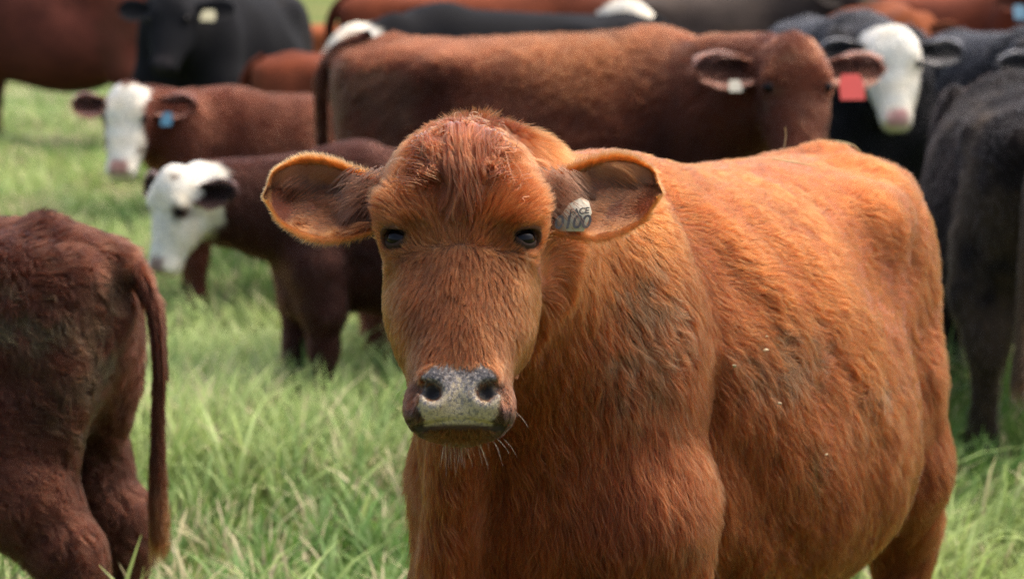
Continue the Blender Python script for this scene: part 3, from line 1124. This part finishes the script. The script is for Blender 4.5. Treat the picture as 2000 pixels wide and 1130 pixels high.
straw('longest dry straw lying across the back of the orange red cow', [(-.10, .10, 1.218), (-.15, .125, 1.208), (-.20, .150, 1.197)])
straw('short upright straw stuck on the spine of the orange red cow', [(-.375, .0, 1.215), (-.37, .005, 1.235), (-.355, .01, 1.255)])
straw('straw on the orange red cow near its tail head', [(-.56, .03, 1.215), (-.60, .05, 1.205), (-.63, .055, 1.190)])


# ---------------- the rest of the herd
def face_patch(hc, kind):
    """1 where the face is white"""
    a, t, v = hc.T
    wob = noise1(hc, 28) * .018
    on = sstep(-.16, -.13, v + wob)
    if kind == 'blaze':
        half = .082 + .010 * sstep(.3, .42, t) + .01 * sstep(.12, .03, t)
        return sstep(half + .008, half - .008, np.abs(a) + wob) * sstep(.015, .03, t + wob) * sstep(-.11, -.09, v + wob * 2) * (t < .5)
    if kind == 'bald':
        return sstep(-.22, -.19, v + wob) * (t > -.03) * (t < .52) * (np.abs(a) < .16)
    return np.zeros(len(hc))


def herd_coat(P, spec, base, kind, muck, nose):
    hc = head_co(P, spec)
    n = noise1(P, 5)[:, None]
    c = np.tile(base, (len(P), 1)) * (1 + .35 * n + .2 * noise1(P, 17)[:, None])
    if muck:
        m = sstep(-.05, .45, noise1(P, 6, 4) * .7 + noise1(P, 25) * .5 + .8 * sstep(-.25, -.6, P[:, 0]) * sstep(1.17, 1.05, P[:, 2]) + .2 * sstep(.8, .4, P[:, 2]) - .45) * muck
        c = c * (1 - m[:, None]) + np.array((.072, .046, .023)) * (1 + .5 * noise1(P, 40)[:, None]) * m[:, None]
    for q, r in spec.get('mucks', ()):
        m = np.clip(blob(P, q, r) * 1.5 * sstep(-.35, .3, noise1(P, 30) + noise1(P, 80) * .5), 0, 1)[:, None]
        c = c * (1 - m) + np.array((.055, .042, .020)) * (1 + .8 * noise1(P, 60)[:, None]) * m
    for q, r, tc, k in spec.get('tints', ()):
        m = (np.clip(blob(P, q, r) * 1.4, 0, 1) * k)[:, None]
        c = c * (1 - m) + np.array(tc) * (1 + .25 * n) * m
    w = face_patch(hc, kind)[:, None]
    c = c * (1 - w) + WHITE * (.9 + .10 * noise1(P, 12)[:, None] + np.array((.03, -.02, -.10)) * noise1(P, 22)[:, None]) * w
    if kind:
        for q, r in spec.get('spots', ()):
            b = np.clip(blob(hc, q, r) * 2.2, 0, 1)[:, None]
            c = c * (1 - b) + base * .8 * b
    if nose is not None:
        a, t, v = hc.T
        b = (sstep(.05, .035, np.abs(a)) * sstep(.37, .385, t) * sstep(.45, .44, t) * sstep(-.06, -.04, v))[:, None]
        c = c * (1 - b) + np.array(nose) * b
    foot = sstep(.08, .05, P[:, 2])[:, None]
    return c * (1 - foot) + np.array((.03, .025, .02)) * foot


def tail_parts(spec, root, base, path, rad, nh, switch=.25, tipcol=None):
    """tail as a bent tube with long hair"""
    ts, tab = curve([(i, *p) for i, p in enumerate(path)])
    pts = tab[np.linspace(0, 399, 40).astype(int)].astype(float)
    rr = np.interp(np.linspace(0, 1, 40), [0, .15, .6, 1], rad)
    W, QQ = tube(pts, rr)
    tl = mesh_obj('tail', W, QQ, M_SKIN, root, dict(coat=np.tile(base * .6, (len(W), 1))))
    if nh:
        n = int(nh * FUR)
        s0 = rng.random(n)**.8
        s0 = np.where(rng.random(n) < switch, .55 + .45 * rng.random(n), s0)
        idx = s0 * 39
        i = np.minimum(idx.astype(int), 38)
        f = (idx - i)[:, None]
        c = pts[i] * (1 - f) + pts[i + 1] * f
        T = norm(pts[i + 1] - pts[i])
        rd = norm(np.cross(T, rng.standard_normal((n, 3))))
        r0 = np.interp(s0, np.linspace(0, 1, 40), rr)
        sw = sstep(.6, .85, s0)
        ln = (.055 + .11 * sw) * (.3 + .6 * rng.random(n))
        sp = np.linspace(0, 1, 7)
        down = T * (1 - sw[:, None]) + np.array((0, 0, -1.0)) * sw[:, None]
        S = (c + rd * r0[:, None])[:, None] + (down + rd * ((.10 + .30 * rng.random(n)**2) * (1 - .75 * sw))[:, None])[:, None] * (ln[:, None] * sp)[..., None]
        inv = (np.floor((np.arctan2(rd[:, 1], rd[:, 0]) + 3.1416) / 6.2832 * 6.999) + 7 * np.floor(s0 * 4.99)).astype(int)
        m = 35
        wv = np.sin(sp[None] * 7 + rng.random(m)[inv][:, None] * 6.3 + rng.normal(0, .5, n)[:, None]) * sp[None] * ln[:, None] * (.07 + .16 * sw[:, None])
        S += norm(np.cross(T, rd))[:, None] * wv[..., None]
        cnt = np.maximum(np.bincount(inv, minlength=m), 1)
        for x in range(2):
            tip = (np.bincount(inv, S[:, -1, x], m) / cnt)[inv]
            S[:, :, x] += ((tip - S[:, -1, x]) * .55)[:, None] * (sp**1.3)[None]
        cc = base * (.55 + .8 * rng.random(n)[:, None])
        if tipcol is not None:
            k = (sstep(.72, 1.0, s0) * (.15 + .85 * rng.random(m)[inv]))[:, None]
            cc = cc * (1 - k) + np.array(tipcol) * k
        curves_obj('tail_hair', S, np.tile(.0008 * (1 - .6 * sp), (n, 1)), cc, M_HAIR, tl)
    return tl


TAIL = [(-.72, 0, 1.15), (-.80, 0, 1.10), (-.845, 0, .98), (-.84, 0, .75), (-.83, 0, .50), (-.83, .01, .38)]


def tag_plate(name, spec, root_ear, mat, side, w=.05, h=.06, drop=0.0):
    """flat ear tag hanging below the ear middle"""
    pts = np.array([(-.35, -.5), (.35, -.5), (.5, -.15), (.5, .5), (-.5, .5), (-.5, -.15)]) * (w, h)
    a0, t0, v0 = .178, .135 + drop, -.080
    fr = np.array([(side * (a0 + x), t0 + y, v0 + .01 * (y / h)) for x, y in pts])
    bk = fr - np.array((0, 0, .004))
    P = from_head(spec, np.concatenate([fr, bk]))
    n = len(pts)
    me = bpy.data.meshes.new(name)
    f = [tuple(range(n)), tuple(range(2 * n - 1, n - 1, -1))] + [(i, (i + 1) % n, n + (i + 1) % n, n + i) for i in range(n)]
    me.from_pydata([tuple(x) for x in P], [], f)
    me.materials.append(mat)
    return link(name, me, root_ear)


def herd_cow(name, label, spec, base, kind=None, muck=0.0, nose=(.03, .025, .025), step=.026, hairs=0, tags={}, ears=True, tail=TAIL, hair_len=.03, hair_rad=.0009, cat='cow', droop=.05, tailhair=1500, tailrad=(.045, .035, .022, .012), tipcol=None, curly=0.0, fine=None, clumpy=0, tailcol=None):
    P, Q = body_mesh(spec, step, fine)
    N = normals(P, Q)
    root = empty(name, spec, label, cat, 'cattle of the herd standing on the pasture')
    c = herd_coat(P, spec, base, kind, muck, nose)
    mesh_obj('body', P, Q, M_SKIN, root, dict(coat=c))
    n = int(hairs * FUR)
    if n:
        hv = head_co(P, spec)
        R, nr = sample(P, Q, N, facing(P, N, spec, -.4) * (P[:, 2] > .1) * (1 - .9 * ((hv[:, 1] > .38) & (hv[:, 1] < .5) & (hv[:, 2] > -.05) & (np.abs(hv[:, 0]) < .05))), n)
        hc = head_co(R, spec)
        flow, hw, _ = main_flow(R, nr, spec, hc)
        ln = hair_len * (1 - .5 * hw) * (.7 + .6 * rng.random(n))
        lift = np.clip(.42 + .3 * noise1(R, 16, 5) + .12 * rng.standard_normal(n), .08, 1.1)
        S, rr = grow(R, nr, flow, ln, lift, 5, ((.03, .2), (.014, .65)) if clumpy else ((.03, .25), (.012, .4)), .18 + curly, hair_rad)
        cc = herd_coat(R, spec, base, kind, muck, None) * (.5 + .65 * rng.random(n)[:, None])
        curves_obj('coat_hair', S, rr, cc, M_HAIR, root)
    if tail:
        tail_parts(spec, root, base if tailcol is None else tailcol, tail, tailrad, tailhair, tipcol=tipcol)
    if ears:
        for s in (1, -1):
            W, QQ, k = ear_mesh(s, spec, droop, .1)
            inner = np.where((np.arange(len(W)) < k)[:, None], base * .35 + .003, base)
            w = np.abs(np.concatenate([np.tile(EAR_VS, len(EAR_US))] * 2))
            rim = sstep(.8, 1, w)[:, None]
            cc = inner * (1 - rim) + (base * 2.2 + .03) * rim
            ear = mesh_obj('ear', W, QQ, M_SKIN, root, dict(coat=cc))
            if hairs:
                nn = normals(W, QQ)
                m = int(2500 * FUR)
                R, nr = sample(W, QQ, nn, np.ones(len(W)), m)
                S, rr = grow(R, nr, np.tile(np.asarray(spec['H'])[0] * s, (m, 1)) + noise3(R, 25) * .6, .02 * (.6 + .8 * rng.random(m)), np.full(m, .35), 4, (), .1, hair_rad)
                ii = (head_co(R, spec)[:, 2] > -.2)
                curves_obj('ear_hair', S, rr, np.where((np.abs((R - W.mean(0)) @ np.asarray(spec['H'])[1]) > .033 * spec['hs'])[:, None], base * 2.2 + .03, base * .4 + .002) * (.5 + .9 * rng.random(m))[:, None], M_HAIR, ear)
            key = 'left' if s > 0 else 'right'
            if key in tags:
                tag_plate('ear_tag', spec, ear, tags[key][0], s, *tags[key][1:])
            BP, BQ = uv_ball(.0185 * spec['hs'], from_head(spec, (s * .088, .180, -.020)))
            mesh_obj('eye', BP, BQ, M_EYE, root)
    return root


def rz(fx, fy):
    return math.atan2(fy, fx)


D2R = math.radians
BRICK = np.array((.150, .036, .014))
DARKRED = np.array((.075, .020, .012))
RUST = np.array((.20, .055, .018))

# near left: hindquarters of a dark red cow, tail towards the camera
sp_ = local_pose((-1.46, 4.85), rz(-.95, .31), (-2.45, 5.1, 1.1), D2R(170), D2R(30), scale=.865, legs=(0, 0, -.13, -.06), mucks=[((-.62, .20, 1.0), (.12, .10, .10)), ((-.77, .06, .90), (.06, .07, .20)), ((-.70, .12, .80), (.09, .08, .08)), ((-.66, .16, .42), (.05, .05, .04))])
herd_cow('dark_red_cow', 'dark red cow at the left edge seen from behind, tail hanging beside muddy thigh', sp_, np.array((.054, .015, .007)), None, .0,
         step=.014, hairs=190000, ears=False, hair_len=.042, hair_rad=.00058, tailhair=9000, tailrad=(.032, .029, .011, .003), tipcol=(.20, .08, .027), curly=.12, clumpy=1,
         tail=[(-.66, 0, 1.11), (-.78, -.01, 1.09), (-.85, -.02, 1.03), (-.875, -.02, .85), (-.86, -.02, .64), (-.87, -.005, .50)])

# near right: mucky dark rump
sp_ = local_pose((1.69, 7.49), rz(.10, .995), (1.9, 8.5, 1.05), D2R(80), D2R(30), scale=.94)
herd_cow('mucky_cow', 'dung caked dark brown cow at the right edge seen from behind', sp_, np.array((.008, .005, .004)), None, .34,
         step=.02, hairs=22000, ears=False, hair_len=.03, hair_rad=.0009, tailhair=3500, tailcol=np.array((.060, .034, .020)),
         tail=[(-.70, 0, 1.17), (-.80, .02, 1.13), (-.86, .05, 1.0), (-.86, .07, .75), (-.85, .075, .50), (-.84, .08, .36)])

# bald faced calf
sp_ = local_pose((-.29, 7.85), rz(-.95, -.3), (-1.16, 7.5, .885), D2R(228), D2R(8), hs=1.08, scale=.75, legs=(0, .08, 0, 0), spots=[((.088, .185, -.03), (.026, .028, .05)), ((.05, .04, -.02), (.010, .010, .03))])
herd_cow('white_faced_calf', 'dark mahogany calf with white head and brown eye patch, behind the rump at left', sp_, np.array((.034, .010, .006)), 'bald', .0, (.3, .2, .17),
         step=.024, hairs=45000, hair_rad=.0012, cat='calf')

# white faced red cow with blue tag
sp_ = local_pose((-.98, 9.95), rz(-.97, -.24), (-1.64, 9.6, 1.055), D2R(-98), D2R(20), hs=1.18, scale=.8)
herd_cow('white_faced_cow', 'red cow with white blaze and blue ear tag, standing behind the white headed calf', sp_, np.array((.075, .019, .009)), 'blaze', .0, (.42, .22, .18),
         step=.026, hairs=40000, hair_rad=.0012, tags={'left': (M_TAG_B, .05, .065, .03)})

# big brown cow side on
sp_ = local_pose((.157, 8.55), rz(.99, -.12), (.995, 7.95, 1.325), D2R(-86), D2R(22), hs=1.1, scale=1.06, crest=.20, tints=[((.80, 0, 1.0), (.16, .4, .30), (.022, .008, .006), .85), ((.12, 0, 1.08), (.30, .5, .16), (.125, .032, .009), .7), ((.45, 0, .75), (.25, .4, .25), (.045, .014, .009), .6), ((1.0, -.35, 1.1), (.2, .2, .3), (.15, .045, .020), .6)])  # dark neck tint paints the shadow on the neck into the coat colour
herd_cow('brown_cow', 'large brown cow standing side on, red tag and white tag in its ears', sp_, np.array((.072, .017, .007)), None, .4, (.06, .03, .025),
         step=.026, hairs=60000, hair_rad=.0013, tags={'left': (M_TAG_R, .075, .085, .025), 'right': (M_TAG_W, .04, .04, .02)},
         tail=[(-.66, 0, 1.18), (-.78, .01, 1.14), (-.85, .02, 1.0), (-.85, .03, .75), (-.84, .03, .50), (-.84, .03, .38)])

# black cow with white face
sp_ = local_pose((1.58, 10.95), rz(.12, -.99), (1.69, 10.0, 1.285), D2R(-92), D2R(22), hs=1.02, scale=1.05, spots=[])
herd_cow('black_cow', 'black cow with a full white face and pink nose, looking at the camera', sp_, BLACK, 'bald', 0, (.55, .28, .25),
         step=.028, hairs=30000, hair_rad=.0014)

# black cow at the right edge
sp_ = local_pose((2.35, 10.75), rz(.2, -.98), (2.42, 9.75, 1.24), D2R(-88), D2R(25), scale=1.0)
herd_cow('black_cow', 'black cow at the right edge behind the dung caked rump, one ear showing', sp_, BLACK, None, .1, step=.03, hairs=20000, hair_rad=.0014)

# brown head behind the white faced black cow
sp_ = local_pose((2.17, 13.5), rz(0, -1), (2.19, 12.5, 1.29), D2R(-90), D2R(25), scale=1.05)
herd_cow('rust_brown_cow', 'rust brown head with both ears out, right behind the white faced black cow', sp_, RUST, None, .1, step=.032, tailhair=0)

# upper right corner with blue tag
sp_ = local_pose((2.95, 14.7), rz(.5, -.85), (3.28, 13.8, 1.42), D2R(-80), D2R(25), scale=1.1)
herd_cow('brown_cow', 'brown cow with light blue ear tag in the upper right corner', sp_, BRICK, None, .1, step=.034, tags={'right': (M_TAG_B, .08, .09, .03)}, tailhair=0)

# dusky cattle along the top
sp_ = local_pose((1.25, 14.6), rz(1, .05), (2.15, 14.2, 1.45), D2R(-40), D2R(30), scale=1.1)
herd_cow('dusky_cow', 'greyish dark brown cow side on, above the big brown cow and its red tag', sp_, np.array((.045, .033, .026)), None, .8, step=.034, tailhair=0)
sp_ = local_pose((1.9, 16.6), rz(-1, -.2), (.95, 16.2, 1.5), D2R(200), D2R(30), scale=1.15)
herd_cow('dusky_cow', 'farthest dusky cow at the top edge, behind the greyish dark brown one', sp_, np.array((.035, .028, .024)), None, .6, step=.036, tailhair=0)

# red cow with white face facing right
sp_ = local_pose((-.12, 13.4), rz(1, -.05), (.68, 12.9, 1.35), D2R(-25), D2R(40), scale=1.14)
herd_cow('red_brown_cow', 'red brown cow along the top edge with white face turned right', sp_, BRICK, 'bald', 0, (.5, .3, .27), step=.032, tailhair=0)

# black cow with white head facing left
sp_ = local_pose((-.02, 12.0), rz(-1, -.05), (-.82, 11.7, 1.25), D2R(195), D2R(42), scale=1.06)
herd_cow('black_cow', 'black cow whose long back and white poll rise behind the big brown cow', sp_, BLACK, 'bald', 0, (.4, .25, .22), step=.03, tailhair=0)

# red rump between
sp_ = local_pose((-.52, 10.95), rz(1, .0), (.30, 11.0, 1.0), D2R(10), D2R(40), scale=.93)
herd_cow('red_brown_cow', 'small red brown rump between the black cow facing the camera and the white poll', sp_, BRICK, None, .1, step=.03, tailhair=0)

# orange far one
sp_ = local_pose((-1.15, 17.0), rz(.9, .3), (-.3, 17.2, 1.0), D2R(10), D2R(35), scale=.88)
herd_cow('orange_cow', 'orange brown back far off, left of the white poll', sp_, RUST * 1.2, None, 0, step=.036, tailhair=0)

# black cow facing camera, left
sp_ = local_pose((-1.66, 13.4), rz(-.25, -.97), (-1.85, 12.3, 1.42), D2R(-97), D2R(25), scale=1.14)
herd_cow('black_cow', 'big black cow facing the camera above the blue tagged white faced cow', sp_, BLACK * 1.1, None, .1, step=.032, tags={'left': (M_TAG_Y, .07, .06, 0.0)}, tailhair=0)

# far left brown
sp_ = local_pose((-3.62, 18.0), rz(-.95, .2), (-4.7, 18.3, 1.5), D2R(170), D2R(30), scale=1.16)
herd_cow('dark_brown_cow', 'dark brown cow in the upper left corner, standing side on', sp_, DARKRED * 1.2, None, .15, step=.036, tailhair=0)


# ---------------- pasture
def mat_ground():
    m, nt, b = new_mat('pasture_soil')
    N, Lk = nt.nodes.new, nt.links.new
    tc = N('ShaderNodeTexCoord')
    n1, n2 = N('ShaderNodeTexNoise'), N('ShaderNodeTexNoise')
    n1.inputs['Scale'].default_value, n2.inputs['Scale'].default_value = .5, 14
    n1.inputs['Detail'].default_value = n2.inputs['Detail'].default_value = 6
    for n in (n1, n2):
        Lk(tc.outputs['Object'], n.inputs['Vector'])
    r1, r2 = N('ShaderNodeValToRGB'), N('ShaderNodeValToRGB')
    r1.color_ramp.elements[0].position, r1.color_ramp.elements[1].position = .35, .65
    r1.color_ramp.elements[0].color, r1.color_ramp.elements[1].color = (.085, .15, .025, 1), (.20, .19, .06, 1)
    r2.color_ramp.elements[0].position, r2.color_ramp.elements[1].position = .3, .7
    r2.color_ramp.elements[0].color = (.35, .35, .3, 1)
    Lk(n1.outputs[0], r1.inputs[0])
    Lk(n2.outputs[0], r2.inputs[0])
    mx = N('ShaderNodeMixRGB')
    mx.blend_type = 'MULTIPLY'
    mx.inputs[0].default_value = .8
    Lk(r1.outputs[0], mx.inputs[1])
    Lk(r2.outputs[0], mx.inputs[2])
    Lk(mx.outputs[0], b.inputs['Base Color'])
    b.inputs['Roughness'].default_value = .95
    b.inputs['Specular IOR Level'].default_value = .1
    return m


def mat_grass():
    m, nt, b = new_mat('grass_blade')
    N, Lk = nt.nodes.new, nt.links.new
    a = N('ShaderNodeAttribute')
    a.attribute_name = 'coat'
    Lk(a.outputs['Vector'], b.inputs['Base Color'])
    b.inputs['Roughness'].default_value = .5
    b.inputs['Specular IOR Level'].default_value = .35
    tr = N('ShaderNodeBsdfTranslucent')
    Lk(a.outputs['Vector'], tr.inputs[0])
    mx = N('ShaderNodeMixShader')
    mx.inputs[0].default_value = .4
    Lk(b.outputs[0], mx.inputs[1])
    Lk(tr.outputs[0], mx.inputs[2])
    Lk(mx.outputs[0], nt.nodes['Material Output'].inputs[0])
    return m


g = 1500.0
ground = mesh_obj('ground', np.array([(-g, -g, 0), (g, -g, 0), (g, g, 0), (-g, g, 0)]), np.array([[0, 1, 2, 3]]), mat_ground(), smooth=False)
ground['kind'] = 'structure'


def grass():
    n = int(300000 * FUR)
    D = 3.2 + 28 * rng.random(n)**1.25
    X = (rng.random(n) * 2 - 1) * (.235 * D + 1.3)
    p = np.stack([X, D, np.zeros(n)], 1)
    dens = noise1(p, 1.6) * .5 + noise1(p, 5.5) * .5
    keep = rng.random(n) < .45 + .7 * sstep(-.35, .35, dens)
    p, D, dens = p[keep], D[keep], dens[keep]
    # gather into tufts
    inv, m = clump(p, .11)
    cen = np.stack([np.bincount(inv, p[:, x], m) / np.bincount(inv, minlength=m) for x in range(3)], 1)[inv]
    p = p * .5 + cen * .5
    n = len(p)
    tall = .75 + .5 * noise1(p, .9, 8) + .35 * (rng.random(m)[inv] - .5)
    h = (.12 + .19 * rng.random(n)**1.4) * (1 + .3 * sstep(8, 5, D)) * np.clip(tall, .4, 1.5)
    wd = (.0024 + .0019 * rng.random(n)) * (1 + .09 * np.maximum(D - 5, 0))
    bigb = (rng.random(n) < .08) & (D < 6.5)
    wd = np.where(bigb, wd * 2.0, wd)
    h = np.where(bigb, h * 1.25, h)
    az = rng.random(n) * 6.283
    wind = noise3(p, .8, 3)[:, :2] * .8
    outw = (p - cen)[:, :2] * 14
    ld = norm(np.stack([np.cos(az), np.sin(az)], 1) * .8 + wind + outw)
    bend = h * (.35 + .9 * rng.random(n)**1.3)
    side = np.stack([-ld[:, 1], ld[:, 0], np.zeros(n)], 1)
    ps = rng.random(n) * 1.2 - .6
    side[:, :2] = side[:, :2] * np.cos(ps)[:, None] + ld * np.sin(ps)[:, None]
    V = np.zeros((n, 8, 3))
    for i, s in enumerate((0, .4, .75, 1)):
        c = p.copy()
        c[:, :2] += ld * (bend * s**1.9)[:, None]
        c[:, 2] = h * (s - .28 * (bend / h) * s**2.6) - .004 * (i == 0)
        w = (wd * (1, .95, .65, .08)[i])[:, None]
        V[:, 2 * i], V[:, 2 * i + 1] = c - side * w, c + side * w
    Q = np.array([(0, 1, 3, 2), (2, 3, 5, 4), (4, 5, 7, 6)])
    Q = (np.arange(n)[:, None, None] * 8 + Q[None]).reshape(-1, 4)
    k = np.clip(.45 + .8 * noise1(p, .9, 6) + .5 * (rng.random(m)[inv] - .5) + .3 * rng.standard_normal(n), 0, 1.15)[:, None]
    c = np.array((.10, .20, .034)) * (1 - k) + np.array((.36, .45, .15)) * k
    dry = (rng.random(n) < .10 + .45 * sstep(.1, .6, noise1(p, 1.1, 9)))[:, None]
    c = np.where(dry, np.array((.52, .46, .26)) * (.6 + .6 * rng.random((n, 1))), c)
    C = np.repeat(c[:, None], 8, 1)
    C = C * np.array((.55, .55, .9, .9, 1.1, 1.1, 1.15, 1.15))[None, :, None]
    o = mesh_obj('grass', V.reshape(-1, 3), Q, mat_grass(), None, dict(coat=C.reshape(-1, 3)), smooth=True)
    o['kind'] = 'stuff'
    o['label'], o['category'] = 'bright green pasture grass with dry yellow blades', 'grass'


grass()
